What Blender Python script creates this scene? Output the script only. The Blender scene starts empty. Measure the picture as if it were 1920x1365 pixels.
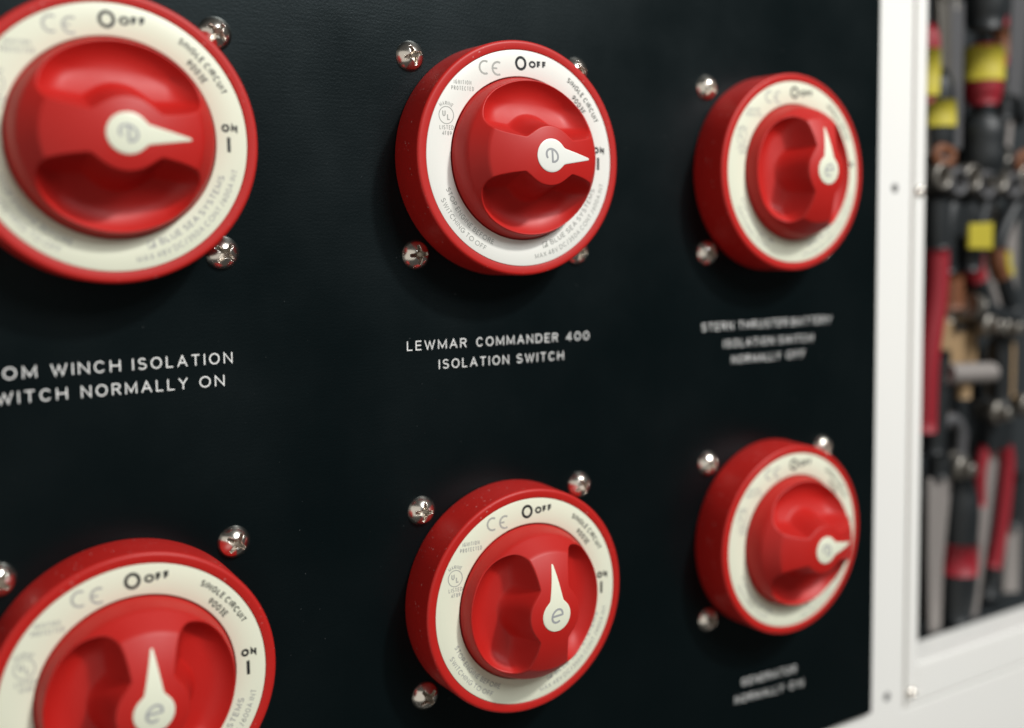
import bpy, math, random
import numpy as np
from mathutils import Matrix, Vector
MM = 0.001
S = bpy.context.scene
COL = S.collection
random.seed(4)
R = math.radians

# ------------------------------------------------------------------ camera, light, exposure
cam_d = bpy.data.cameras.new('camera'); cam = bpy.data.objects.new('camera', cam_d); COL.objects.link(cam)
cam.matrix_world = Matrix(((0.8335714, 0.05267093, -0.54989498, -165.2283*MM),
                           (-0.55231953, 0.06127952, -0.83137714, -286.7087*MM),
                           (-0.01009211, 0.99672995, 0.08017204, -21.7408*MM),
                           (0, 0, 0, 1)))
cam_d.sensor_width = 36; cam_d.lens = 36*2022.7178/1920
cam_d.shift_x = -(1064.155-960)/1920; cam_d.shift_y = (599.528-682.5)/1920
cam_d.clip_start = 0.01; cam_d.clip_end = 20
cam_d.dof.use_dof = True; cam_d.dof.focus_distance = 0.302; cam_d.dof.aperture_fstop = cam_d.lens/8.3
cam_d.dof.aperture_blades = 0
S.camera = cam

w = bpy.data.worlds.new('World'); S.world = w; w.use_nodes = True
bg = w.node_tree.nodes['Background']; bg.inputs[0].default_value = (0.86, 0.83, 0.76, 1); bg.inputs[1].default_value = 0.06

def area(name, loc, target, size, power, color, shape='DISK', sy=None):
    l = bpy.data.lights.new(name, 'AREA'); l.shape = shape; l.size = size
    if sy: l.size_y = sy
    l.energy = power; l.color = color
    o = bpy.data.objects.new(name, l); COL.objects.link(o); o.location = loc
    d = Vector(target)-Vector(loc); o.rotation_euler = d.to_track_quat('-Z', 'Y').to_euler()
    return o
area('ceiling_lamp', (0.50, -0.98, 0.95), (0.0, 0, -0.03), 0.11, 12.5, (1.0, 0.985, 0.95))
area('ceiling_light_panel', (0.34, -1.00, 0.72), (0.0, 0, -0.05), 0.50, 8.0, (0.97, 0.99, 1.0), 'RECTANGLE', 0.4)
area('pale_bulkhead_light', (-1.45, -1.20, -0.05), (-0.2, 0, -0.05), 3.0, 11.0, (1.0, 0.955, 0.87), 'RECTANGLE', 2.6)

S.view_settings.view_transform = 'Standard'; S.view_settings.look = 'None'
S.view_settings.exposure = 0.20; S.view_settings.gamma = 1
S.cycles.use_denoising = True
S.cycles.max_bounces = 8

# ------------------------------------------------------------------ materials
def mat(name, col, rough=0.5, metal=0.0, spec=0.5, coat=0.0):
    m = bpy.data.materials.new(name); m.use_nodes = True
    b = m.node_tree.nodes['Principled BSDF']
    b.inputs['Base Color'].default_value = (*col, 1); b.inputs['Roughness'].default_value = rough
    b.inputs['Metallic'].default_value = metal; b.inputs['Specular IOR Level'].default_value = spec
    b.inputs['Coat Weight'].default_value = coat
    return m
def nd(m, t, **kw):
    n = m.node_tree.nodes.new(t)
    for k, v in kw.items():
        if k in n.inputs: n.inputs[k].default_value = v
        else: setattr(n, k, v)
    return n
def lk(m, a, b): m.node_tree.links.new(a, b)
def add_bump(m, scale, strength, dist=0.0001, detail=4, stretch=None, base=None):
    nt = m.node_tree; b = nt.nodes['Principled BSDF']
    tc = nd(m, 'ShaderNodeTexCoord'); src = tc.outputs['Object']
    if stretch:
        mp = nd(m, 'ShaderNodeMapping'); mp.inputs['Scale'].default_value = stretch; lk(m, src, mp.inputs[0]); src = mp.outputs[0]
    n = nd(m, 'ShaderNodeTexNoise', Scale=scale, Detail=detail); lk(m, src, n.inputs['Vector'])
    bp = nd(m, 'ShaderNodeBump', Strength=strength, Distance=dist); lk(m, n.outputs[0], bp.inputs['Height'])
    lk(m, bp.outputs[0], b.inputs['Normal'])
    return src, n
def vary_rough(m, scale, lo, hi):
    b = m.node_tree.nodes['Principled BSDF']; tc = nd(m, 'ShaderNodeTexCoord')
    n = nd(m, 'ShaderNodeTexNoise', Scale=scale, Detail=5); lk(m, tc.outputs['Object'], n.inputs['Vector'])
    r = nd(m, 'ShaderNodeMapRange'); r.inputs['From Min'].default_value = .3; r.inputs['From Max'].default_value = .7
    r.inputs['To Min'].default_value = lo; r.inputs['To Max'].default_value = hi
    lk(m, n.outputs[0], r.inputs[0]); lk(m, r.outputs[0], b.inputs['Roughness'])
def dust(m, base, dustcol, scale=900, amount=0.79, cloud=60, mix=0.6):
    """sparse pale specks of dust, gathered in patches"""
    b = m.node_tree.nodes['Principled BSDF']; tc = nd(m, 'ShaderNodeTexCoord')
    v = nd(m, 'ShaderNodeTexNoise', Scale=scale, Detail=1.5); lk(m, tc.outputs['Object'], v.inputs['Vector'])
    c = nd(m, 'ShaderNodeTexNoise', Scale=cloud, Detail=3); lk(m, tc.outputs['Object'], c.inputs['Vector'])
    ma = nd(m, 'ShaderNodeMath', operation='MULTIPLY_ADD'); lk(m, c.outputs[0], ma.inputs[0]); ma.inputs[1].default_value = .25
    lk(m, v.outputs[0], ma.inputs[2])
    r = nd(m, 'ShaderNodeMapRange'); r.inputs['From Min'].default_value = amount+.05; r.inputs['From Max'].default_value = amount+.13
    lk(m, ma.outputs[0], r.inputs[0])
    k = nd(m, 'ShaderNodeMath', operation='MULTIPLY'); k.inputs[1].default_value = mix; lk(m, r.outputs[0], k.inputs[0])
    mx = nd(m, 'ShaderNodeMix', data_type='RGBA'); mx.inputs[6].default_value = (*base, 1); mx.inputs[7].default_value = (*dustcol, 1)
    lk(m, k.outputs[0], mx.inputs[0]); lk(m, mx.outputs[2], b.inputs['Base Color'])

RED = (0.49, 0.012, 0.0085)
M = {}
M['red'] = mat('red_plastic', RED, 0.50, spec=0.45); add_bump(M['red'], 1400, 0.10, 0.00005); dust(M['red'], RED, (.75, .5, .48))
M['knob'] = mat('red_knob_plastic', RED, 0.5, spec=0.45); add_bump(M['knob'], 1800, 0.10, 0.00004); vary_rough(M['knob'], 120, .47, .55)
M['cream'] = mat('glow_cream_plastic', (0.80, 0.82, 0.66), 0.38); add_bump(M['cream'], 500, 0.03)
M['white'] = mat('white_plastic', (0.85, 0.855, 0.80), 0.34); add_bump(M['white'], 500, 0.03)
M['black_ink'] = mat('black_ink', (0.008, 0.010, 0.012), 0.45)
M['grey_ink'] = mat('grey_ink', (0.40, 0.41, 0.38), 0.5)
M['mid_ink'] = mat('dark_grey_ink', (0.07, 0.075, 0.07), 0.5)
M['emblem'] = mat('emblem_grey', (0.36, 0.37, 0.38), 0.4)
M['engrave'] = mat('engraved_fill', (0.93, 0.94, 0.92), 0.6)
M['chrome'] = mat('stainless', (0.88, 0.83, 0.76), 0.21, 1.0); add_bump(M['chrome'], 500, 0.05, 0.0001)
M['shaded_grimy'] = mat('shaded_grimy_stainless', (0.34, 0.30, 0.25), 0.36, 1.0); add_bump(M['shaded_grimy'], 3000, 0.25, 0.0001)  # screw recess metal: recess shade put into the dark colour, plus grime
M['panel'] = mat('black_panel', (0.0012, 0.0036, 0.0043), 0.33, spec=0.29)
M['panel'].node_tree.nodes['Principled BSDF'].inputs['Specular Tint'].default_value = (0.80, 0.96, 1.0, 1)
m = M['panel']; b = m.node_tree.nodes['Principled BSDF']
tc = nd(m, 'ShaderNodeTexCoord')
n1 = nd(m, 'ShaderNodeTexNoise', Scale=1500, Detail=2); lk(m, tc.outputs['Object'], n1.inputs['Vector'])
mp = nd(m, 'ShaderNodeMapping'); mp.inputs['Scale'].default_value = (1, 1, 14); lk(m, tc.outputs['Object'], mp.inputs[0])
n2 = nd(m, 'ShaderNodeTexNoise', Scale=90, Detail=5); lk(m, mp.outputs[0], n2.inputs['Vector'])
mul = nd(m, 'ShaderNodeMath', operation='MULTIPLY_ADD'); lk(m, n2.outputs[0], mul.inputs[0]); mul.inputs[1].default_value = .5; lk(m, n1.outputs[0], mul.inputs[2])
bp = nd(m, 'ShaderNodeBump', Strength=0.35, Distance=0.0001); lk(m, mul.outputs[0], bp.inputs['Height']); lk(m, bp.outputs[0], b.inputs['Normal'])
dust(m, (0.0012, 0.0036, 0.0043), (.20, .22, .22), scale=800, amount=0.845, cloud=25, mix=.35)
vary_rough(m, 22, .27, .42)
# hairline scratches: thin bright lines where a stretched noise crosses a threshold
mp2 = nd(m, 'ShaderNodeMapping'); mp2.inputs['Scale'].default_value = (260, 1, 7); mp2.inputs['Rotation'].default_value = (0, .12, 0); lk(m, tc.outputs['Object'], mp2.inputs[0])
n3 = nd(m, 'ShaderNodeTexNoise', Scale=1.0, Detail=1); lk(m, mp2.outputs[0], n3.inputs['Vector'])
r3 = nd(m, 'ShaderNodeMapRange'); r3.inputs['From Min'].default_value = .80; r3.inputs['From Max'].default_value = .86; lk(m, n3.outputs[0], r3.inputs[0])
bp2 = nd(m, 'ShaderNodeBump', Strength=0.5, Distance=0.00005); lk(m, r3.outputs[0], bp2.inputs['Height']); lk(m, bp.outputs[0], bp2.inputs['Normal']); lk(m, bp2.outputs[0], b.inputs['Normal'])
M['gelcoat'] = mat('white_paint', (0.90, 0.895, 0.86), 0.35); add_bump(M['gelcoat'], 160, 0.08, 0.0002)
M['foam'] = mat('black_foam', (0.014, 0.019, 0.022), 0.8)
M['black_rubber'] = mat('black_rubber', (0.010, 0.013, 0.015), 0.5); add_bump(M['black_rubber'], 400, .2)
M['red_grip'] = mat('red_grip', (0.27, 0.008, 0.018), 0.55); add_bump(M['red_grip'], 300, .2)
M['yellow'] = mat('yellow_label', (0.44, 0.37, 0.03), 0.65); add_bump(M['yellow'], 300, .1)
M['steel'] = mat('tool_steel', (0.25, 0.235, 0.21), 0.45, 0.9); add_bump(M['steel'], 300, .2)
M['satin'] = mat('satin_steel', (0.30, 0.275, 0.26), 0.6, 0.3); add_bump(M['satin'], 300, .1)
M['wood'] = mat('tan_wood', (0.33, 0.22, 0.115), 0.6); add_bump(M['wood'], 100, .3, stretch=(1, 1, 12))
M['dull'] = mat('dull_steel', (0.10, 0.10, 0.105), 0.6, 0.3); add_bump(M['dull'], 300, .1)
M['brown'] = mat('brown_leather', (0.16, 0.055, 0.02), 0.6); add_bump(M['brown'], 300, .3)

# ------------------------------------------------------------------ mesh helpers (all input in millimetres)
class MB:
    def __init__(s): s.v = []; s.f = []; s.sm = []
    def add(s, vs, fs, smooth=False):
        o = len(s.v); s.v += [tuple(map(float, p)) for p in vs]; s.f += [tuple(int(i)+o for i in f) for f in fs]; s.sm += [smooth]*len(fs)
    def mesh(s, name, m):
        me = bpy.data.meshes.new(name); me.from_pydata([(a*MM, b_*MM, c*MM) for a, b_, c in s.v], [], s.f); me.validate()
        me.polygons.foreach_set('use_smooth', s.sm[:len(me.polygons)]); me.materials.append(m); me.update()
        return me
    def build(s, name, m, parent=None, loc=None):
        return link(name, s.mesh(name, m), parent, loc)
def link(name, me, parent=None, loc=None, rot=None):
    o = bpy.data.objects.new(name, me); COL.objects.link(o)
    if parent: o.parent = parent
    if loc: o.location = [q*MM for q in loc]
    if rot: o.rotation_euler = rot
    return o
def tag(o, label=None, cat=None, group=None, kind=None):
    if label: o['label'] = label
    if cat: o['category'] = cat
    if group: o['group'] = group
    if kind: o['kind'] = kind
    return o
def empty(name, loc, roty=0):
    o = bpy.data.objects.new(name, None); COL.objects.link(o); o.location = [q*MM for q in loc]; o.rotation_euler = (0, roty, 0)
    o.empty_display_size = 0.01
    return o
def box(mb, x0, x1, y0, y1, z0, z1, c=0.0):
    """box with chamfered edges (c)"""
    if c <= 0:
        v = [(x, y, z) for x in (x0, x1) for y in (y0, y1) for z in (z0, z1)]
        f = [(0, 1, 3, 2), (4, 6, 7, 5), (0, 4, 5, 1), (2, 3, 7, 6), (0, 2, 6, 4), (1, 5, 7, 3)]
        mb.add(v, f); return
    prism(mb, [(x0, z0), (x1, z0), (x1, z1), (x0, z1)], y0, y1, c)
def inset_poly(P, c):
    P = [Vector(p) for p in P]; n = len(P); out = []
    for i in range(n):
        a, b_, d = P[i-1], P[i], P[(i+1) % n]
        e1 = (b_-a).normalized(); e2 = (d-b_).normalized()
        n1 = Vector((-e1.y, e1.x)); n2 = Vector((-e2.y, e2.x))
        k = n1+n2; k = k/max(k.dot(n1), .2) if k.length > 1e-6 else n1
        out.append(b_+k*c)
    return out
def prism(mb, P, y0, y1, c=0.3, smooth=False, steps=2):
    """outline P (x,z), counter-clockwise, extruded from y1 (back) to y0 (front) with a rounded front edge"""
    rings = [([Vector(p) for p in P], y1)]
    for i in range(steps+1):
        t = i/steps*math.pi/2
        rings.append((inset_poly(P, c*(1-math.cos(t))) if i else [Vector(p) for p in P], y0+c*(1-math.sin(t))))
    n = len(P); vs = []; fs = []
    for r, y in rings: vs += [(p.x, y, p.y) for p in r]
    for k in range(len(rings)-1):
        for i in range(n):
            j = (i+1) % n; fs.append((k*n+i, k*n+j, (k+1)*n+j, (k+1)*n+i))
    fs.append(tuple((len(rings)-1)*n+i for i in range(n))); fs.append(tuple(reversed(range(n))))
    mb.add(vs, fs, smooth)
def lathe(mb, prof, n=128, cx=0, cz=0, smooth=True, cap=True):
    """profile [(r, y)] turned round the y axis; y grows into the wall"""
    vs = []; fs = []
    for r, y in prof:
        for i in range(n):
            a = 2*math.pi*i/n; vs.append((cx+r*math.cos(a), y, cz+r*math.sin(a)))
    for k in range(len(prof)-1):
        for i in range(n):
            j = (i+1) % n; fs.append((k*n+i, k*n+j, (k+1)*n+j, (k+1)*n+i))
    mb.add(vs, fs, smooth)
    if cap: mb.add(vs[-n:], [tuple(range(n))], False)
def rounded(r0, y0, r1, y1, rad, seg=6):
    """points of a quarter arc from (r0,y0) to (r1,y1): radial edge rounding of an outer corner"""
    return [(r1+(r0-r1)*math.cos(t*math.pi/2/seg), y0+(y1-y0)*math.sin(t*math.pi/2/seg)) for t in range(seg+1)]
def tube(mb, pts, rad, n=12, flat=1.0, cap=True):
    """round bar along 3-D points with a radius per point"""
    pts = [Vector(p) for p in pts]; vs = []; fs = []
    if not isinstance(rad, (list, tuple)): rad = [rad]*len(pts)
    for k, p in enumerate(pts):
        t = (pts[min(k+1, len(pts)-1)]-pts[max(k-1, 0)]).normalized()
        s = t.cross(Vector((0, 1, 0)));  s = s.normalized() if s.length > 1e-4 else Vector((1, 0, 0)); u = t.cross(s)
        for i in range(n):
            a = 2*math.pi*i/n; q = p+s*math.cos(a)*rad[k]+u*math.sin(a)*rad[k]*flat; vs.append(tuple(q))
    for k in range(len(pts)-1):
        for i in range(n):
            j = (i+1) % n; fs.append((k*n+i, k*n+j, (k+1)*n+j, (k+1)*n+i))
    if cap: fs += [tuple(range(n)), tuple(reversed([(len(pts)-1)*n+i for i in range(n)]))]
    mb.add(vs, fs, True)
def smooth_path(P, n=6):
    out = []
    P = [Vector(p) for p in P]
    for i in range(len(P)-1):
        a, b_, c, d = P[max(i-1, 0)], P[i], P[i+1], P[min(i+2, len(P)-1)]
        for k in range(n):
            t = k/n
            out.append(0.5*((2*b_)+(c-a)*t+(2*a-5*b_+4*c-d)*t*t+(3*b_-a-3*c+d)*t*t*t))
    out.append(P[-1]); return out

# ------------------------------------------------------------------ stroke lettering
def arc(cx, cy, rx, ry, a0, a1, n=None):
    n = n or max(4, int(abs(a1-a0)/12))
    return [(cx+rx*math.cos(R(a0+(a1-a0)*i/n)), cy+ry*math.sin(R(a0+(a1-a0)*i/n))) for i in range(n+1)]
def ell(w, a0=0, a1=360): return arc(w/2, .5, w/2, .5, a0, a1, 32)
def glyphs(O, wide):
    W = {}
    def g(ch, wd, *st): W[ch] = (wd, st)
    g('A', .74*wide, [(0, 0), (.5, 1), (1, 0)], [(.17, .33), (.83, .33)])
    g('B', .60*wide, [(0, 0), (0, 1), (.5, 1)]+arc(.55, .77, .38, .23, 90, -90, 8)+[(0, .54)], [(0, .54), (.55, .54)]+arc(.6, .27, .4, .27, 90, -90, 8)+[(0, 0)])
    g('C', .85*O, [(.5+.5*math.cos(R(a)), .5+.5*math.sin(R(a))) for a in range(42, 319, 12)])
    g('D', .72*wide, [(0, 0), (0, 1), (.4, 1)]+arc(.42, .5, .58, .5, 90, -90, 16)+[(0, 0)])
    g('E', .52*wide, [(1, 1), (0, 1), (0, 0), (1, 0)], [(0, .52), (.9, .52)])
    g('F', .50*wide, [(1, 1), (0, 1), (0, 0)], [(0, .52), (.88, .52)])
    g('G', .90*O, [(.5+.5*math.cos(R(a)), .5+.5*math.sin(R(a))) for a in range(42, 361, 12)]+[(1, .47), (.55, .47)])
    g('H', .66*wide, [(0, 0), (0, 1)], [(1, 0), (1, 1)], [(0, .52), (1, .52)])
    g('I', .0, [(.5, 0), (.5, 1)])
    g('K', .62*wide, [(0, 0), (0, 1)], [(1, 1), (.05, .42)], [(.35, .6), (1, 0)])
    g('L', .48*wide, [(0, 1), (0, 0), (1, 0)])
    g('M', .84*wide, [(0, 0), (0, 1), (.5, .12), (1, 1), (1, 0)])
    g('N', .68*wide, [(0, 0), (0, 1), (1, 0), (1, 1)])
    g('O', 1.0*O, [(.5+.5*math.cos(R(a)), .5+.5*math.sin(R(a))) for a in range(0, 361, 12)])
    g('P', .56*wide, [(0, 0), (0, 1), (.5, 1)]+arc(.55, .73, .45, .27, 90, -90, 8)+[(0, .46)])
    g('R', .60*wide, [(0, 0), (0, 1), (.5, 1)]+arc(.55, .75, .42, .25, 90, -90, 8)+[(0, .5)], [(.5, .5), (1, 0)])
    g('S', .58*wide, [(.5+.46*math.cos(R(a)), .76+.24*math.sin(R(a))) for a in range(35, 250, 14)]+[(.5, .52)]+[(.5+.5*math.cos(R(a)), .26+.26*math.sin(R(a))) for a in range(62, -150, -14)])
    g('T', .60*wide, [(0, 1), (1, 1)], [(.5, 1), (.5, 0)])
    g('U', .64*wide, [(0, 1), (0, .38)]+arc(.5, .36, .5, .36, 180, 360, 12)+[(1, 1)])
    g('V', .72*wide, [(0, 1), (.5, 0), (1, 1)])
    g('W', 1.02*wide, [(0, 1), (.26, 0), (.5, .92), (.74, 0), (1, 1)])
    g('X', .66*wide, [(0, 0), (1, 1)], [(0, 1), (1, 0)])
    g('Y', .66*wide, [(0, 1), (.5, .48), (1, 1)], [(.5, .48), (.5, 0)])
    g('0', .64*wide, [(.5+.5*math.cos(R(a)), .5+.5*math.sin(R(a))) for a in range(0, 361, 12)])
    g('3', .50*wide, [(.45+.45*math.cos(R(a)), .76+.24*math.sin(R(a))) for a in range(150, -91, -15)]+[(.45+.5*math.cos(R(a)), .27+.27*math.sin(R(a))) for a in range(90, -151, -15)])
    g('4', .60*wide, [(.74, 0), (.74, 1), (0, .27), (1, .27)])
    g('5', .50*wide, [(.92, 1), (.2, 1), (.1, .55)]+[(.45+.5*math.cos(R(a)), .31+.31*math.sin(R(a))) for a in range(110, -146, -15)])
    g('6', .54*wide, [(.75, 1), (.1, .42)]+[(.5+.5*math.cos(R(a)), .31+.31*math.sin(R(a))) for a in range(150, 511, 15)])
    g('8', .52*wide, [(.5+.42*math.cos(R(a)), .76+.24*math.sin(R(a))) for a in range(0, 361, 15)], [(.5+.5*math.cos(R(a)), .27+.27*math.sin(R(a))) for a in range(0, 361, 15)])
    g('9', .54*wide, [(.25, 0), (.9, .58)]+[(.5+.5*math.cos(R(a)), .69+.31*math.sin(R(a))) for a in range(-30, 331, 15)])
    g('/', .40*wide, [(0, -.1), (1, 1.1)])
    g('.', .02, [(.5, 0), (.5, .03)])
    g('e', .9*wide, [(.02, .42), (.98, .62)]+[(.5+.5*math.cos(R(a)), .5+.5*math.sin(R(a))) for a in range(15, 315, 12)])
    return W
FUT = glyphs(.98, 1.0); HEL = glyphs(.80, 1.0); CON = glyphs(.5, .72)
def ribbon(mb, P, t, fn, y, roundcap=False):
    """flat stroke of width t along 2-D points; fn maps (x, z) of the line of text to the surface"""
    P = [Vector(p) for p in P]; Q = [P[0]]
    for p in P[1:]:
        if (p-Q[-1]).length > 1e-5: Q.append(p)
    P = Q; n = len(P)
    if n < 2: return
    closed = (P[0]-P[-1]).length < 1e-3*max(1, t*10) and n > 4
    if closed: P[-1] = P[0].copy()
    L = []; Rr = []
    for i in range(n):
        if closed and i in (0, n-1): a, b_ = (P[-1]-P[-2]).normalized(), (P[1]-P[0]).normalized()
        else:
            a = (P[i]-P[i-1]).normalized() if i else (P[1]-P[0]).normalized()
            b_ = (P[i+1]-P[i]).normalized() if i < n-1 else a
            if i == 0: a = b_
        n1 = Vector((-a.y, a.x)); n2 = Vector((-b_.y, b_.x)); k = n1+n2
        if k.length < .3: k = n1
        else: k = k.normalized(); k = k/max(k.dot(n1), .42)
        L.append(P[i]+k*t/2); Rr.append(P[i]-k*t/2)
    vs = []; fs = []
    for l, r in zip(L, Rr):
        for q in (l, r): x, z = fn(q.x, q.y); vs.append((x, y, z))
    for i in range(n-1): fs.append((2*i, 2*i+1, 2*i+3, 2*i+2))
    mb.add(vs, fs)
    if roundcap and not closed:
        for idx, (p, q) in enumerate(((P[0], P[1]), (P[-1], P[-2]))):
            d = (p-q).normalized(); a0 = math.atan2(d.y, d.x)-math.pi/2
            vs = [(*fn(p.x, p.y),)]+[fn(p.x+t/2*math.cos(a0+math.pi*k/6), p.y+t/2*math.sin(a0+math.pi*k/6)) for k in range(7)]
            mb.add([(v[0], y-.002*(idx+1), v[1]) for v in vs], [(0, k+1, k+2) for k in range(6)])
def text_width(s, h, t, G, gap, space):
    w_ = 0
    for i, ch in enumerate(s):
        if ch == ' ': w_ += space*h; continue
        w_ += G[ch][0]*h*(1-t*.0)+t*h
        if i < len(s)-1 and s[i+1] != ' ': w_ += gap*h
    return w_
def text(mb, s, h, t, G, fn, y, gap=.16, space=.45, fit=None, roundcap=False, x0=0.0):
    """line of text from x0, cap height h, stroke t*h; fit = total width wanted (spacing is stretched)"""
    if fit:
        nt_ = sum(t*h for ch in s if ch != ' '); gl = sum(G[ch][0]*h for ch in s if ch != ' ')
        wts = sum((space if s[i] == ' ' else (gap if i < len(s)-1 and s[i+1] != ' ' else 0)) for i in range(len(s)))*h
        sx = min(1.12, max(.55, (fit-nt_-wts)/gl)); k = (fit-nt_-gl*sx)/wts if wts else 1
    else: k = 1.0; sx = 1.0
    x = x0; T = t*h; j = 0
    for i, ch in enumerate(s):
        if ch == ' ': x += space*h*k; continue
        wd, st = G[ch]; W_ = wd*h*sx
        for p in st:
            pts = [((x+T/2+q[0]*W_) if wd > .01 else x+T/2, T/2+q[1]*(h-T)) for q in p]
            ribbon(mb, pts, T, fn, y-.004*(j % 3), roundcap); j += 1
        x += W_+T
        if i < len(s)-1 and s[i+1] != ' ': x += gap*h*k
    return x
def straight(x0, z0, ang=0):
    c, s_ = math.cos(R(ang)), math.sin(R(ang))
    return lambda x, z: (x0+x*c-z*s_, z0+x*s_+z*c)
def on_arc(r, a0, inward=False, h=1.0):
    """text running along a circle; outward tops clockwise, or inward tops counter-clockwise"""
    if not inward: return lambda x, z: ((r+z-h/2)*math.cos(a0-x/r), (r+z-h/2)*math.sin(a0-x/r))
    return lambda x, z: ((r-z+h/2)*math.cos(a0+x/r), (r-z+h/2)*math.sin(a0+x/r))

# ------------------------------------------------------------------ cabinet face, black panel with its engraving
face = empty('cabinet_face', (0, 2.2, 0)); tag(face, 'white painted cabinet face behind the black panel', 'cabinet')
mb = MB(); prism(mb, [(-420, -520), (520, -520), (520, -222.9), (193.2, -222.9), (193.2, 260), (-420, 260)], 0, 18, .5)
mb.build('face_board', M['gelcoat'], face)
H1 = 14.35                                                  # height of the switch bodies

pan = empty('switch_panel', (0, 0, 0)); tag(pan, 'black powder coated panel with white engraved lettering and six red switches mounted on it', 'panel')
mb = MB(); prism(mb, [(-300, -217.6), (170.9, -217.6), (170.9, 220), (-300, 220)], 0, 2.15, .35)
mb.build('panel_sheet', M['panel'], pan)
def line_of_words(words, h, z, zr=None, t=.108):
    mb = MB()
    xa, xb = words[0][1], words[-1][2]; zr = z if zr is None else zr
    for s, x0, x1 in words:
        sl = (zr-z)/(xb-xa); zz = z+sl*(x0-xa)
        text(mb, s, h, t, HEL, straight(x0, zz, math.degrees(math.atan(sl))), -.02, gap=.36, fit=x1-x0, roundcap=True)
    mb.build('engraved_text', M['engrave'], pan)
line_of_words([('BOOM', -144.6, -129.5), ('WINCH', -126.4, -110.4), ('ISOLATION', -107.6, -82.4)], 2.95, -55.25)
line_of_words([('SWITCH', -141.9, -122.9), ('NORMALLY', -119.8, -94.2), ('ON', -91.2, -84.7)], 2.95, -61.15)
line_of_words([('LEWMAR', -31.8, -12.2), ('COMMANDER', -8.8, 20.6), ('400', 23.8, 32.7)], 2.8, -55.55, -56.3)
line_of_words([('ISOLATION', -21.6, 2.5), ('SWITCH', 5.3, 22.7)], 2.8, -61.65, -62.1)
line_of_words([('STERN', 80.4, 95.2), ('THRUSTER', 97.7, 121.9), ('BATTERY', 124.0, 145.0)], 2.85, -56.5, -57.0)
line_of_words([('ISOLATION', 90.6, 115.0), ('SWITCH', 117.5, 135.2)], 2.85, -62.9, -63.4)
line_of_words([('NORMALLY', 94.4, 118.4), ('OFF', 121.5, 130.9)], 2.85, -68.8, -69.2)
line_of_words([('GENERATOR', 99.6, 127.6)], 2.9, -188.8, -190.2)
line_of_words([('NORMALLY', 96.4, 121.0), ('ON', 124.0, 131.3)], 2.9, -194.8, -196.6)

# ------------------------------------------------------------------ screw with a cross recess
def screw_mesh(name, a, h, m, n=160, rings=64):
    Rs = (a*a+h*h)/(2*h); vs = []; fs = []; deep = []
    for k in range(rings+1):
        r = a*(k/rings)**.9
        for i in range(n):
            t = 2*math.pi*i/n; x, z = r*math.cos(t), r*math.sin(t)
            hh = math.sqrt(max(Rs*Rs-r*r, 0))-(Rs-h)
            u, v = max(abs(x), abs(z)), min(abs(x), abs(z))
            q = a/4.4
            wid = q*(.76-.11*u/q); L = 2.8*q
            # wing walls, rounded inner corners and tapering depth
            d1 = v-wid; d2 = (math.hypot(x, z)-1.3*q)
            d1 = max(d1, u-L); d = min(d1, d2)
            dep = q*(2.3-.60*u/q)
            k_ = min(1, max(0, -d/(.16*q))); k_ = k_*k_*(3-2*k_)
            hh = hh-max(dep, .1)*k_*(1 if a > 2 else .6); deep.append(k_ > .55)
            vs.append((x, -hh, z))
    for k in range(rings):
        for i in range(n):
            j = (i+1) % n; fs.append((k*n+i, k*n+j, (k+1)*n+j, (k+1)*n+i))
    mb = MB(); mb.add(vs, fs, True)
    lathe(mb, [(a, 0), (a*.995, .35), (a*.93, .45)], n, cap=False)
    me = mb.mesh(name, m); me.materials.append(M['shaded_grimy'])
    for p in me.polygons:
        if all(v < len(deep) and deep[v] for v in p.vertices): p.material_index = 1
    return me
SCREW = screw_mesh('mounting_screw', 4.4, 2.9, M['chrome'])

# ------------------------------------------------------------------ the switch parts
def smoothstep(x): x = np.clip(x, 0, 1); return x*x*(3-2*x)
def smin(a, b_, k):
    h = np.clip(.5+.5*(b_-a)/k, 0, 1); return b_*(1-h)+a*h-k*h*(1-h)
HK = 30.0-H1                                                # knob height over the body
def dome(r): return HK-.0143*r*r
def knob_height(x, z):
    """height over the body face; the grip bar runs along +x"""
    r = np.hypot(x, z); s = np.abs(x); v = np.abs(z)
    cone = (HK-.0143*17.7**2)-(r-17.7)*1.30
    P = smin(smin(dome(r), cone, .4), 1.2+(23.0-r)*4.2, 1.7)
    bar = 4.4+1.3*(s/17.7)**2+3.2*smoothstep((s-17.0)/4.5)
    boss = np.sqrt(np.clip(8.3**2-s**2, 0, None))
    wv = -smin(-bar, -boss, 2.6)
    d = v-wv; d2 = v-bar-1.0*np.exp(-(s/7.0)**2)
    rim = 3.2*np.clip(1-(22.1-r)/6.0, 0, 2)**2.2
    ends = 4.6*np.clip((s-11.0)/9.0, 0, 2)**2
    fl = 1.5+5.2*np.clip(1-d2/10.5, 0, 1.2)**1.7+rim+ends
    g = np.where(d < 0, 1-d*1.2, np.clip(1-d/4.6, 0, 1)**2)
    Sc = fl+np.maximum(15.0-fl, 2)*g
    H = smin(P, Sc, .55)
    return H
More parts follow.
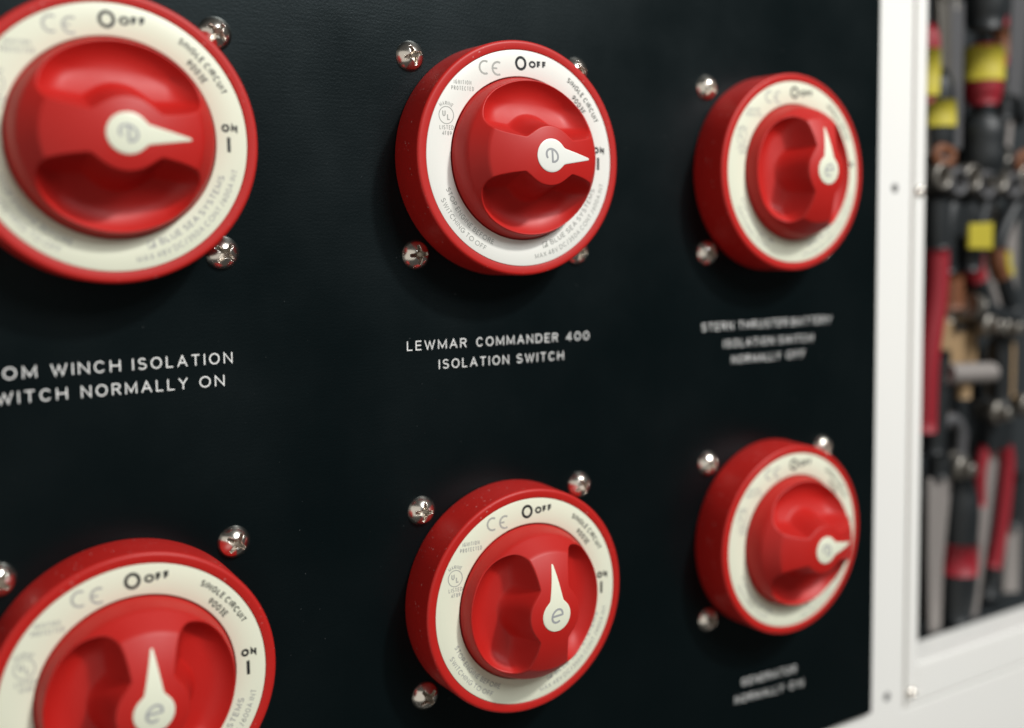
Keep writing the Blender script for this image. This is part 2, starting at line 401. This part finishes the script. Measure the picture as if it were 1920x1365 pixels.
def knob_mesh():
    n = 384; rr = list(np.linspace(0.02, 22.7, 110))
    vs = []; fs = []
    th = np.arange(n)*2*np.pi/n
    for r in rr:
        x, z = r*np.cos(th), r*np.sin(th); h = knob_height(x, z)
        vs += list(zip(x, -h, z))
    hl = np.array([-v[1] for v in vs[-n:]])
    # rounded lip then the skirt down to the body
    for r, f, in ((22.8, .35), (22.88, .8), (22.95, 1.3)):
        h = hl-f
        vs += list(zip(r*np.cos(th), -h, r*np.sin(th)))
    for r, f in ((23.1, .5), (23.3, .2), (23.38, 0.05), (23.2, -.35)):
        h = (hl-1.3)*f if f > 0 else hl*0+f
        vs += list(zip(r*np.cos(th), -h, r*np.sin(th)))
    K = len(vs)//n
    for k in range(K-1):
        for i in range(n):
            j = (i+1) % n; fs.append((k*n+i, k*n+j, (k+1)*n+j, (k+1)*n+i))
    mb = MB(); mb.add(vs, fs, True)
    return mb.mesh('knob', M['knob'])
KNOB = knob_mesh()

def pointer_meshes():
    # outline: disc with a fillet into a long tapering tongue with a rounded tip
    out = []
    for a in np.linspace(38, 322, 48): out.append((4.7*math.cos(R(a)), 4.7*math.sin(R(a))))
    low = [(4.3, -2.35), (5.0, -2.12), (7, -1.72), (10, -1.14), (13, -.56), (14.2, -.33)]
    tip = [(14.2+.33*math.cos(R(a)), .33*math.sin(R(a))) for a in range(-70, 71, 20)]
    out += low+tip+[(x, -z) for x, z in reversed(low)]
    low = [(x, -z) for x, z in low]; tipx = 14.53
    def half(x):
        dsc = math.sqrt(max(4.7**2-x*x, 0))
        if x < 3.2: return dsc
        xs = [3.2]+[p[0] for p in low]; zs = [math.sqrt(4.7**2-3.2**2)]+[p[1] for p in low]
        tg = float(np.interp(x, xs, zs)) if x <= 14.2 else math.sqrt(max(.33**2-(x-14.2)**2, 0))
        return max(dsc, tg)
    xs = [-4.7*math.cos(R(a)) for a in range(0, 91, 5)]+list(np.linspace(.3, 14.2, 60))+[14.2+.33*math.sin(R(a)) for a in (20, 40, 60, 75, 90)]
    NJ = 13; mb = MB(); vs = []; fs = []
    def hgt(x, z, up): return -(dome(math.hypot(x, z))+up)
    for x in xs:
        wv = max(half(x), .004)
        for j in range(NJ):
            tj = math.sin((j/(NJ-1)-.5)*math.pi); z = wv*tj
            edge = wv*(1-abs(tj)); edge = min(edge, min(x+4.7, tipx-x)+.02)
            vs.append((x, hgt(x, z, .16-.09*max(0, 1-edge/.12)), z))
    for i in range(len(xs)-1):
        for j in range(NJ-1): a = i*NJ+j; fs.append((a, a+NJ, a+NJ+1, a+1))
    mb.add(vs, fs, True)
    for sgn in (0, NJ-1):                       # side walls
        vs = []
        for i, x in enumerate(xs):
            v = mb.v[i*NJ+sgn]; vs += [v, (v[0], v[1]+.6, v[2])]
        mb.add(vs, [((2*i, 2*i+1, 2*i+3, 2*i+2) if sgn else (2*i, 2*i+2, 2*i+3, 2*i+1)) for i in range(len(xs)-1)], True)
    # the 'e' emblem drawn on the disc: its foot points away from the tip
    eb = MB()
    c, s_ = math.cos(R(-90)), math.sin(R(-90))
    e = [(-.78, -.16), (.80, .22)]+[(.84*math.cos(R(a)), .98*math.sin(R(a))) for a in range(14, 322, 11)]
    e = [(x*2.0+z*.35, z*2.0) for x, z in e]
    e = [(x*math.cos(R(-8))-z*math.sin(R(-8)), x*math.sin(R(-8))+z*math.cos(R(-8))) for x, z in e]
    e2 = [(e[0][0]+(e[1][0]-e[0][0])*q/8, e[0][1]+(e[1][1]-e[0][1])*q/8) for q in range(9)]; e1 = e[1:]
    for st, up in ((e1, .185), (e2, .190)):
        pts = [(z, -x) for x, z in st]
        ribbon(eb, pts, .62, lambda x, z: (x, z), 0, True)
    eb.v = [(x, -(dome(math.hypot(x, z))+.185)+y, z) for x, y, z in eb.v]
    return mb, eb
PB, EB = pointer_meshes()
POINT = {'cream': PB.mesh('pointer', M['cream']), 'white': PB.mesh('pointer', M['white'])}
EMBLEM = EB.mesh('emblem', M['emblem'])

def body_mesh():
    mb = MB()
    prof = [(33.0, 0.0), (34.3, -.2), (34.38, -.6), (34.25, -6), (34.15, -H1+.9)]
    prof += [(33.25+.9*math.cos(R(a)), -H1+.9-.9*math.sin(R(a))) for a in range(10, 91, 16)]
    prof += [(33.2, -H1), (31.62, -H1), (31.48, -H1+.06), (31.42, -H1+.2), (31.42, -H1+.9), (20, -H1+.9)]
    lathe(mb, prof, 192)
    return mb.mesh('switch_body', M['red'])
BODY = body_mesh()
def plate_mesh(m):
    mb = MB()
    lathe(mb, [(31.30, -H1+.85), (31.30, -H1+.25), (31.26, -H1+.16), (31.14, -H1+.12), (23.9, -H1+.12), (23.75, -H1+.18), (23.7, -H1+.85)], 192, cap=False)
    return mb.mesh('dial_plate', m)
PLATE = {k: plate_mesh(M[k]) for k in ('cream', 'white')}
YP = -H1+.12-.015                                          # print lies on the dial plate
def prints():
    out = []
    def P(name, m, fnc):
        mb = MB(); fnc(mb); out.append((name, mb, m))
    ident = lambda x, z: (x, z)
    P('off_symbol', 'black_ink', lambda b_: ribbon(b_, arc(-.45, 27.5, 1.55, 1.68, 0, 360, 40), .80, ident, YP))
    P('off_lettering', 'black_ink', lambda b_: text(b_, 'OFF', 2.1, .29, FUT, straight(2.3, 26.35, 1.5), YP, fit=6.1))
    P('on_lettering', 'black_ink', lambda b_: text(b_, 'ON', 2.05, .29, FUT, straight(25.05, 2.35), YP, fit=4.0))
    P('on_symbol', 'black_ink', lambda b_: ribbon(b_, [(26.75, 1.15), (26.75, -2.55)], .82, ident, YP))
    def ce(b_):
        ribbon(b_, arc(-12.35, 25.45, 1.75, 1.8, 62, 298, 24), .58, ident, YP)
        ribbon(b_, arc(-8.15, 25.45, 1.75, 1.8, 62, 298, 24), .58, ident, YP)
        ribbon(b_, [(-9.9, 25.45), (-8.35, 25.45)], .5, ident, YP-.005)
    P('conformity_mark', 'grey_ink', ce)
    def ign(b_):
        text(b_, 'IGNITION', 1.25, .17, CON, straight(-22.4, 20.15), YP, gap=.2, fit=5.6)
        text(b_, 'PROTECTED', 1.25, .17, CON, straight(-23.2, 18.45), YP, gap=.2, fit=7.2)
    P('protection_lettering', 'grey_ink', ign)
    def ul(b_):
        cx, cz = -24.9, 11.35
        ribbon(b_, arc(cx, cz, 2.28, 2.38, 0, 360, 36), .27, ident, YP)
        text(b_, 'U', 1.75, .2, CON, straight(cx-1.25, cz-.35), YP, fit=1.05)
        text(b_, 'L', 1.75, .2, CON, straight(cx+.2, cz-1.35), YP, fit=1.05)
        h = 1.1; rr = 3.35
        text(b_, 'MARINE', h, .17, CON, lambda x, z: (cx+(rr+z-h/2)*math.cos(R(128)-x/rr), cz+(rr+z-h/2)*math.sin(R(128)-x/rr)), YP, fit=4.5)
        text(b_, 'LISTED', 1.25, .17, CON, straight(-27.1, 7.35), YP, fit=4.5)
        text(b_, '4F89', 1.25, .17, CON, straight(-26.3, 5.75), YP, fit=3.0)
    P('listing_mark', 'grey_ink', ul)
    def curve(s, h, t, r, a0, a1, inward):
        def f(b_):
            L = abs(R(a1-a0))*r
            text(b_, s, h, t, FUT, on_arc(r, R(a0), inward, h), YP, fit=L)
        return f
    def stop(b_):
        curve('STOP ENGINE BEFORE', 1.5, .17, 26.3, -160.5, -112.8, True)(b_)
        curve('SWITCHING TO OFF', 1.5, .17, 28.95, -156.0, -116.2, True)(b_)
    P('warning_lettering', 'grey_ink', stop)
    def single(b_):
        curve('SINGLE CIRCUIT', 1.6, .20, 28.75, 56.6, 24.2, False)(b_)
        curve('9003E', 1.7, .185, 25.95, 47.3, 33.3, False)(b_)
    P('circuit_lettering', 'mid', single)
    def maker(b_):
        curve('BLUE SEA SYSTEMS', 1.65, .20, 26.1, -69.6, -18.6, True)(b_)
        curve('MAX 48V DC/350A CONT./600A INT.', 1.5, .165, 28.85, -82.6, -12.6, True)(b_)
        # small square logo with a corner fold
        f = on_arc(26.1, R(-75.6), True, 1.8)
        ribbon(b_, [(0, .1), (0, 1.7), (1.6, 1.7), (1.6, .1), (0, .1)], .22, f, YP)
        v = [f(*q) for q in ((.45, .1), (1.6, .1), (1.6, 1.2), (1.05, 1.2), (1.05, .7), (.45, .7))]
        b_.add([(x, YP-.006, z) for x, z in v], [tuple(range(6))])
    P('rating_lettering', 'grey_ink', maker)
    return out
PR = prints()
PRM = {}
for nme, mb_, mk in PR:
    for var in ('cream', 'white'):
        mm = M['black_ink'] if (mk == 'mid' and var == 'cream') else M['mid_ink'] if mk == 'mid' else M[mk]
        PRM[(nme, var)] = mb_.mesh(nme, mm)

def make_switch(x, z, ang, var, label, screws, seed):
    rnd = random.Random(seed)
    t = empty('battery_switch', (x, 0, z)); tag(t, label, 'switch', 'red rotary battery switches on the black panel')
    link('switch_body', BODY, t)
    p = link('dial_plate', PLATE[var], t, None, (0, R(rnd.uniform(-.5, .5)), 0))
    for nme, _, _ in PR: link(nme, PRM[(nme, var)], p)
    k = link('knob', KNOB, t, (0, -H1+.05, 0), (0, -R(ang), 0))
    q = link('pointer', POINT[var], k)
    e = link('emblem', EMBLEM, t, (0, -H1+.05, 0), (0, -R(ang), 0))
    for (sx, sz, on) in ((-1, 1, 0), (1, 1, 1), (-1, -1, 2), (1, -1, 3)):
        dx, dz = screws.get(on, (0, 0))
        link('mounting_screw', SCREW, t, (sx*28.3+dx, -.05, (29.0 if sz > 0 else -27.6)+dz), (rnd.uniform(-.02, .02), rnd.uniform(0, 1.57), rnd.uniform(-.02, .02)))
    return t
make_switch(-112.3, 1.5, -3.1, 'cream', 'large blurred red switch above the words WINCH ISOLATION, pointer turned to ON', {}, 1)
make_switch(0, 0, -2.1, 'white', 'sharp red switch with the whitest dial, above LEWMAR COMMANDER 400, turned to ON', {0: (-.5, .2)}, 5)
make_switch(111.0, -1.5, 87.4, 'cream', 'red switch above STERN THRUSTER BATTERY lettering, pointer up at OFF', {}, 3)
make_switch(-112.0, -132.5, 87.8, 'cream', 'red switch cut off by the bottom left corner, its pointer up at OFF', {}, 4)
make_switch(0, -132.5, 88.9, 'cream', 'red switch in the lower row, middle column, pointer up at OFF', {}, 2)
make_switch(111.6, -132.5, -1.5, 'cream', 'red switch above the GENERATOR lettering, its pointer turned to ON', {1: (1.0, -.9)}, 6)

# ------------------------------------------------------------------ white door frame beside the panel, open tool locker behind it
fr = empty('locker_frame', (197, 2.2, -60)); tag(fr, 'white narrow frame round the opening of the dark tool locker', 'frame')
mb = MB(); prism(mb, [(-2.8, -162.1), (4.2, -162.1), (4.2, 320), (-2.8, 320)], -.6, 16, .9, steps=3); mb.build('stile', M['gelcoat'], fr)
mb = MB(); prism(mb, [(4.25, -162.1), (323, -162.1), (323, -144.8), (4.25, -144.8)], -.4, 16, .9, steps=3); mb.build('rail', M['gelcoat'], fr)
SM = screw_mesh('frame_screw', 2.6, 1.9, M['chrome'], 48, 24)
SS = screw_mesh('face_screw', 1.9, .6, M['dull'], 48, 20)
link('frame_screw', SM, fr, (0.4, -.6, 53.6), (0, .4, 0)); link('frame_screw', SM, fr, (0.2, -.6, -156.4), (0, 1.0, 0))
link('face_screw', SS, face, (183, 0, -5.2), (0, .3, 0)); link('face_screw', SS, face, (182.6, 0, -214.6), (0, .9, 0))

lk_ = empty('tool_locker', (290, 18.5, -60)); tag(lk_, 'dark recessed locker lined with black foam holding the tools', 'locker')
BK = 42.0
mb = MB(); box(mb, -120, 240, BK-18.5, BK-12, -170, 330); mb.build('back_lining', M['foam'], lk_)
mb = MB(); box(mb, -94, 240, -16, BK-18.7, -160, -147); mb.build('bottom_lining', M['foam'], lk_)
mb = MB(); box(mb, -98, -94.2, .5, BK-18.7, -160, 330); mb.build('side_lining', M['foam'], lk_)
GRP = 'tools hanging in the dark locker'
YT = 24.0
def tool(name, label, cat, x, z, ang=0, y=YT):
    t = empty(name, (x, y, z), R(-ang)); tag(t, label, cat, GRP); return t
def screwdriver(x, z, ang, hl, hr, shaft, label, main, band, plate=None, sr=2.2, name='screwdriver', cat='screwdriver'):
    t = tool(name, label, cat, x, z, ang)
    mb = MB(); pts = [(0, 0, z_) for z_ in np.linspace(-hl/2, hl/2, 9)]
    pr = [.72, .92, 1, 1, .96, .98, 1, .9, .6]
    tube(mb, pts, [hr*q for q in pr], 20); mb.build('handle', M[main], t)
    if band:
        z0, z1 = band[1], band[2]; mb = MB(); tube(mb, [(0, 0, z0), (0, 0, (z0+z1)/2), (0, 0, z1)], [hr*1.03]*3, 20); mb.build('grip_band', M[band[0]], t)
    if plate:
        z0, z1 = plate[1], plate[2]; mb = MB(); tube(mb, [(0, 0, z0), (0, 0, z1)], [hr*1.07]*2, 20); mb.build('label_sleeve', M[plate[0]], t)
    if shaft:
        mb = MB(); tube(mb, [(0, 0, -hl/2+1), (0, 0, -hl/2-shaft), (0, 0, -hl/2-shaft-4)], [sr, sr, sr*.5], 12); mb.build('shaft', M['steel'], t)
    return t
def plier(x, z, ang, label, g1, g2, L=62, spread=14, grip='black_rubber', band=None, metal='steel', jaw=24, wg=5.0, cat='pliers'):
    """jaws up, handles down; grips of g1 colour with a band of colour"""
    t = tool('pliers', label, cat, x, z, ang)
    for s_ in (-1, 1):
        mb = MB(); prism(mb, [(0, -2), (s_*9, 1), (s_*8.5, 9), (s_*3.2, jaw), (0, jaw)][::s_], -3.5+s_*.2, 3.5, .8); mb.build('jaw', M[metal], t)
    mb = MB(); lathe(mb, [(7.2, 3), (7.2, -3.8), (6.6, -4.6), (3, -4.8)], 24); mb.build('pivot', M[metal], t)
    for s_, g in ((-1, g1), (1, g2)):
        P = smooth_path([(s_*2, 0, 1), (s_*6, 0, -12), (s_*spread, 0, -30), (s_*spread*1.05, 0, -48), (s_*spread*.82, 0, -L)], 4)
        k = 4
        mb = MB(); tube(mb, P[:k+2], 4.0, 10, .8); mb.build('handle', M[metal], t)
        mb = MB(); n = len(P[k:]); tube(mb, P[k:], [wg*(.9 if i in (0, n-1) else 1) for i in range(n)], 12, .85); h = mb.build('grip', M[g], t)
        if band:
            q = P[band[1]:band[2]]; mb = MB(); tube(mb, q, wg*1.06, 12, .85); mb.build('grip_band', M[band[0]], h)
    return t
def spanner(x, z, ang, L, wd, label, m_='satin', head=9):
    t = tool('spanner', label, 'spanner', x, z, ang)
    mb = MB(); prism(mb, [(-wd/2, -L/2), (wd/2, -L/2), (wd*.62, L/2), (-wd*.62, L/2)], -2.2, 2.2, .8); mb.build('shank', M[m_], t)
    mb = MB(); o = []
    for a in range(-60, 241, 20): o.append((head*math.cos(R(a)), L/2+head*.6+head*math.sin(R(a))))
    o = [(-head*.35, L/2+head*1.7), (-head*.35, L/2+head*.6), (head*.35, L/2+head*.6), (head*.35, L/2+head*1.7)]
    ring = [(head*math.cos(R(a)), L/2+head*.6+head*math.sin(R(a))) for a in range(110, 431, 20)]
    poly = ring+[(head*.35, L/2+head*.5), (-head*.35, L/2+head*.5)]
    prism(mb, poly, -3, 3, .6); mb.build('open_end', M[m_], t)
    mb = MB(); lathe(mb, [(head*.85, 3), (head*.85, -2.6), (head*.75, -3.2), (head*.42, -3.2), (head*.4, 3)], 24, cz=-L/2-head*.5, cap=False); mb.build('ring_end', M[m_], t)
    return t
#TOOLS
YT = 22.0
def bar(t, name, pts, rad, m_, flat=1.0, n=14, parent=None, dy=0.0):
    mb = MB(); tube(mb, smooth_path([(x, dy, z) for x, z in pts], 4), rad, n, flat); return mb.build(name, M[m_], parent or t)
def plate(t, name, P, th, m_, dy=0.0, c=.5):
    mb = MB(); prism(mb, P, dy-th/2, dy+th/2, c); return mb.build(name, M[m_], t)
# top of the locker
screwdriver(268.5, 48, 0, 27, 8.6, 0, 'thick red handled screwdriver with a big yellow label, top right of the locker', 'red_grip', None, ('yellow', -3, 12))
screwdriver(269, 90, 0, 44, 10, 0, 'thick black handle right above the red handled screwdriver', 'black_rubber', None, None, name='file', cat='file')
screwdriver(268, 16, 0, 28, 11, 0, 'fat black torch hanging under the thick red handle', 'black_rubber', None, None, name='torch', cat='torch')
screwdriver(281, 66, 4, 26, 3.5, 30, 'slim screwdriver with red and olive handle, top right', 'red_grip', ('brown', -9, 5), None)
screwdriver(229, 50, 0, 34, 5.5, 20, 'red and yellow handled screwdriver half hidden by the white stile', 'red_grip', None, ('yellow', -14, 6))
screwdriver(236, 28, 1, 40, 7.8, 0, 'black handled file with one square yellow label near the top of the stile', 'black_rubber', None, ('yellow', -5, 6.5), name='file', cat='file')
t = tool('steel_rule', 'long dull grey strip left of the thick red handle', 'rule', 248, 45); plate(t, 'blade', [(-5, -31), (5, -31), (5, 34), (-5, 34)], 2, 'dull'); bar(t, 'hook', [(0, 30), (0, 36), (2, 40)], 1.5, 'steel')
t = tool('putty_knife', 'short pale blade hanging below the thick red handle, near the right edge', 'knife', 284, 20); plate(t, 'blade', [(-5, -9), (5, -8), (7, 8), (-6, 9)], 1.6, 'satin'); bar(t, 'handle', [(0, 8), (1, 20)], 4, 'black_rubber')
t = tool('hand_saw', 'broad pale blade at the top right edge of the photo', 'saw', 292, 60); plate(t, 'blade', [(-6, -22), (5, -26), (10, 26), (-3, 26)], 1.2, 'dull'); bar(t, 'handle', [(-3, -24), (6, -30)], 5, 'black_rubber')
spanner(239, 62, 3, 34, 7, 'small bright spanner behind the stile at the top', 'steel', 5)
# shiny row
for i, (x_, z_, r_, mk) in enumerate(((232, 1, 6, 'steel'), (243, -1, 6.5, 'dull'), (253, 1, 6, 'steel'), (263, -2, 6.5, 'dull'), (272, 1, 6.5, 'steel'), (283, -2, 6, 'dull'), (294, 1, 7, 'steel'), (275, 12, 4.5, 'steel'))):
    t = tool('socket', ['first socket of the shiny row, next to the stile', 'second socket of the shiny row', 'third socket of the shiny row', 'fourth socket of the shiny row', 'fifth socket of the shiny row', 'sixth socket of the shiny row', 'last socket of the shiny row, at the picture edge', 'small socket just above the shiny row, under the torch'][i], 'socket', x_, z_)
    mb = MB(); lathe(mb, [(r_, 4), (r_, -7), (r_*.93, -8), (r_*.66, -8), (r_*.62, -4)], 28); mb.build('socket_wall', M[mk], t)
    mb = MB(); lathe(mb, [(r_*1.08, 9), (r_*1.08, 4.1), (r_*.9, 3.5)], 28); mb.build('drive_end', M['steel'], t)
t = tool('socket_rail', 'dull steel rail that carries the shiny row of sockets', 'rail', 264, 0, 0, 32); plate(t, 'rail_strip', [(-38, -7), (38, -7), (38, 6), (-38, 6)], 3, 'dull'); bar(t, 'end_clip', [(-36, -5), (-36, 7)], 1.5, 'steel', dy=-3)
for x_, z_, lab in ((234, 10, 'small brown leather loop above the first socket'), (293, 9, 'small brown leather loop above the last socket')):
    t = tool('leather_loop', lab, 'loop', x_, z_, 0, 18)
    mb = MB(); tube(mb, [(6*math.cos(R(a)), 0, 3.5*math.sin(R(a))) for a in range(0, 361, 30)], 2.6, 8, .6); mb.build('strap', M['brown'], t)
# middle
t = tool('crimping_pliers', 'black handled pliers with a square yellow tag below the shiny row', 'pliers', 253, -25)
bar(t, 'handle', [(-9, -16), (-10, 0), (-6, 17)], [5, 5.5, 5.5, 5.5, 5.5, 5.5, 5.5, 5, 4], 'black_rubber'); bar(t, 'handle', [(8, -16), (9, 0), (5, 17)], [5, 5.5, 5.5, 5.5, 5.5, 5.5, 5.5, 5, 4], 'black_rubber')
plate(t, 'head', [(-10, -4), (10, -4), (9, 14), (-9, 14)], 8, 'black_rubber')
t = tool('label_tag', 'square yellow tag in front of the black crimping pliers', 'tag', 253.5, -25, 0, 13); plate(t, 'tag_plate', [(-8.5, -5.5), (8.5, -6), (8.5, 6), (-8.5, 5.5)], 1.5, 'yellow')
t = tool('pry_bar', 'long red handled bar slanting down beside the white stile', 'bar', 238, -30)
bar(t, 'grip', [(0, 0), (-1, -23), (-6, -51), (-7, -82)], 5.6, 'red_grip'); bar(t, 'shaft', [(-1, 22), (-1, 10), (0, 0)], 6, 'black_rubber')
t = tool('chisel', 'black chisel close to the stile, right of the long red bar', 'chisel', 241, -98); bar(t, 'handle', [(0, 22), (-1, 0), (-3, -26)], 5, 'black_rubber'); bar(t, 'blade', [(-3, -26), (-4, -34)], 2.5, 'steel')
t = tool('cable_shears', 'shears with two curved black grips, one banded red and one banded orange and yellow', 'shears', 280, -32)
g = bar(t, 'grip', [(-7, 24), (-14, 8), (-16, -5), (-11, -16), (-4, -28)], 4.0, 'black_rubber'); mb = MB(); tube(mb, smooth_path([(-15.6, 0, -1), (-15.8, 0, -7), (-12.6, 0, -13)], 4), 4.6, 14); mb.build('grip_band', M['red_grip'], g)
g = bar(t, 'grip', [(17, 24), (5, 9), (2, -2), (8, -15), (14, -28)], 4.0, 'black_rubber'); mb = MB(); tube(mb, smooth_path([(2.6, 0, 1), (2.4, 0, -6), (5.6, 0, -12)], 4), 4.6, 14); mb.build('grip_band', M['brown'], g)
mb = MB(); tube(mb, smooth_path([(4.2, -2.5, 0), (4.6, -2.5, -6), (7.2, -2.5, -11)], 4), 2.8, 14); mb.build('grip_band', M['yellow'], g)
t = tool('metal_sheet', 'pale grey sheet behind the curved shear grips', 'sheet', 286, -36, 0, 33); plate(t, 'sheet_body', [(-12, -22), (24, -26), (24, 24), (-4, 22)], 1.5, 'satin'); bar(t, 'hook', [(6, 22), (6, 27)], 1.5, 'steel')
t = tool('chisel', 'brown handled chisel between the red bar and the yellow tag', 'chisel', 251, -50, 0, 28); bar(t, 'handle', [(0, 8), (1, -8)], 7, 'brown'); bar(t, 'blade', [(1, -8), (1, -14)], 3, 'steel')
t = tool('ratchet', 'black ratchet handle lying below the shear grips', 'ratchet', 278, -62, 75, 20); bar(t, 'handle', [(0, -18), (0, 18)], 4.5, 'black_rubber'); bar(t, 'head', [(0, 18), (0, 24)], 6, 'steel')
t = tool('wooden_block', 'notched tan wooden block in the middle of the locker', 'block', 256, -74, 0, 30)
plate(t, 'block_body', [(-13, -34), (-5, -34), (-5, -12), (15, -12), (15, 5), (-2, 5), (-2, 9), (12, 9), (12, 15), (-13, 15)], 8, 'wood')
t = tool('hammer', 'hammer with a pale round steel head across the tan block', 'hammer', 256, -87, 0, 19); bar(t, 'head', [(-16, 1), (-10, .5), (10, -.6), (16, -1)], 4.6, 'satin'); bar(t, 'handle', [(0, 0), (0, -12)], 3.2, 'wood', dy=3)
t = tool('mallet', 'brown wooden handle at the right edge of the photo beside the tan block', 'mallet', 295, -89, 0, 30); bar(t, 'handle', [(0, 13), (0, 0), (0, -14)], 6.5, 'wood'); bar(t, 'ferrule', [(0, 13), (0, 17)], 5, 'steel')
t = tool('file', 'black upright file between the tan block and the brown handle', 'file', 281, -88, 0, 20); bar(t, 'handle', [(0, 16), (0, -18)], 4.6, 'black_rubber'); bar(t, 'blade', [(0, 16), (0, 22)], 2, 'steel')
for x_, z_, lab in ((268, -66, 'dull hose fitting at the top right of the tan block'), (283, -68, 'dull hose fitting left of the brown handle'), (276, -107, 'hose fitting just above the splayed grips'), (250, -130, 'hose fitting with a bright glint above the pale blade'), (298, -106, 'hose fitting at the right edge below the brown handle')):
    t = tool('hose_fitting', lab, 'fitting', x_, z_, 0, 20)
    mb = MB(); lathe(mb, [(4.5, 8), (4.6, 2), (5.8, 1.5), (5.8, -3), (5.2, -4), (3, -4)], 6); mb.build('hex_nut', M['steel'], t)
    mb = MB(); lathe(mb, [(3.1, -3.9), (3.1, -8), (2.6, -9), (1.5, -9)], 20); mb.build('spigot', M['steel'], t)
t = tool('shackle', 'dull olive grey shackle above the black and red handle', 'shackle', 254, -119, 0, 28); bar(t, 'bow', [(-8, -9), (-8, 4), (0, 10), (8, 4), (8, -9)], 3.2, 'dull'); bar(t, 'pin', [(-11, -8), (11, -8)], 2.2, 'steel')
# bottom
t = tool('knife', 'long pale blade beside the white stile at the lower left of the locker', 'blade', 239, -168, 0, 22); plate(t, 'blade', [(-5, -37), (3, -37), (4, -5), (9, 33), (-8, 35), (-7, 0)], 2, 'satin'); bar(t, 'handle', [(0, 35), (0, 46)], [5]*5, 'black_rubber')
screwdriver(257, -170, -2, 68, 9.0, 0, 'black handled tool with one broad red band at the bottom of the locker', 'black_rubber', ('red_grip', -11, 3.5), None, name='torque_handle', cat='handle')
t = tool('long_pliers', 'long pliers with one thin and one thick red grip at the lower right', 'pliers', 283, -118)
plate(t, 'head', [(-9, -8), (9, -8), (10, 6), (-9, 8)], 7, 'black_rubber'); g = bar(t, 'grip', [(-7, -6), (-11, -18), (-11, -34)], 3.0, 'red_grip'); g = bar(t, 'grip', [(7, -6), (10, -18), (6, -48), (1, -66)], 3.6, 'red_grip')
mb = MB(); tube(mb, [(1.2, 0, -65.5), (-1, 0, -72), (-3, 0, -80)], [3.6, 3.4, 2.6], 12); mb.build('grip_tip', M['black_rubber'], g)
t = tool('straightedge', 'long pale steel straightedge slanting between the red grips', 'rule', 279, -166, 0, 27); plate(t, 'blade', [(-11, -41), (-3, -42), (12, 43), (2, 44)], 1.6, 'satin'); bar(t, 'hook', [(7, 42), (8, 47)], 1.4, 'steel')
t = tool('chisel', 'pale broad chisel blade at the bottom right edge', 'chisel', 298, -180, 0, 24); plate(t, 'blade', [(-6, -18), (6, -20), (6, 16), (-5, 14)], 2, 'satin'); bar(t, 'handle', [(0, 14), (0, 40)], 5, 'black_rubber')
t = tool('punch', 'black punch at the foot of the red grips', 'punch', 289, -192, 0, 30); bar(t, 'shank', [(0, 10), (0, -8)], 5, 'black_rubber'); bar(t, 'tip', [(0, 10), (0, 16)], 2, 'steel')
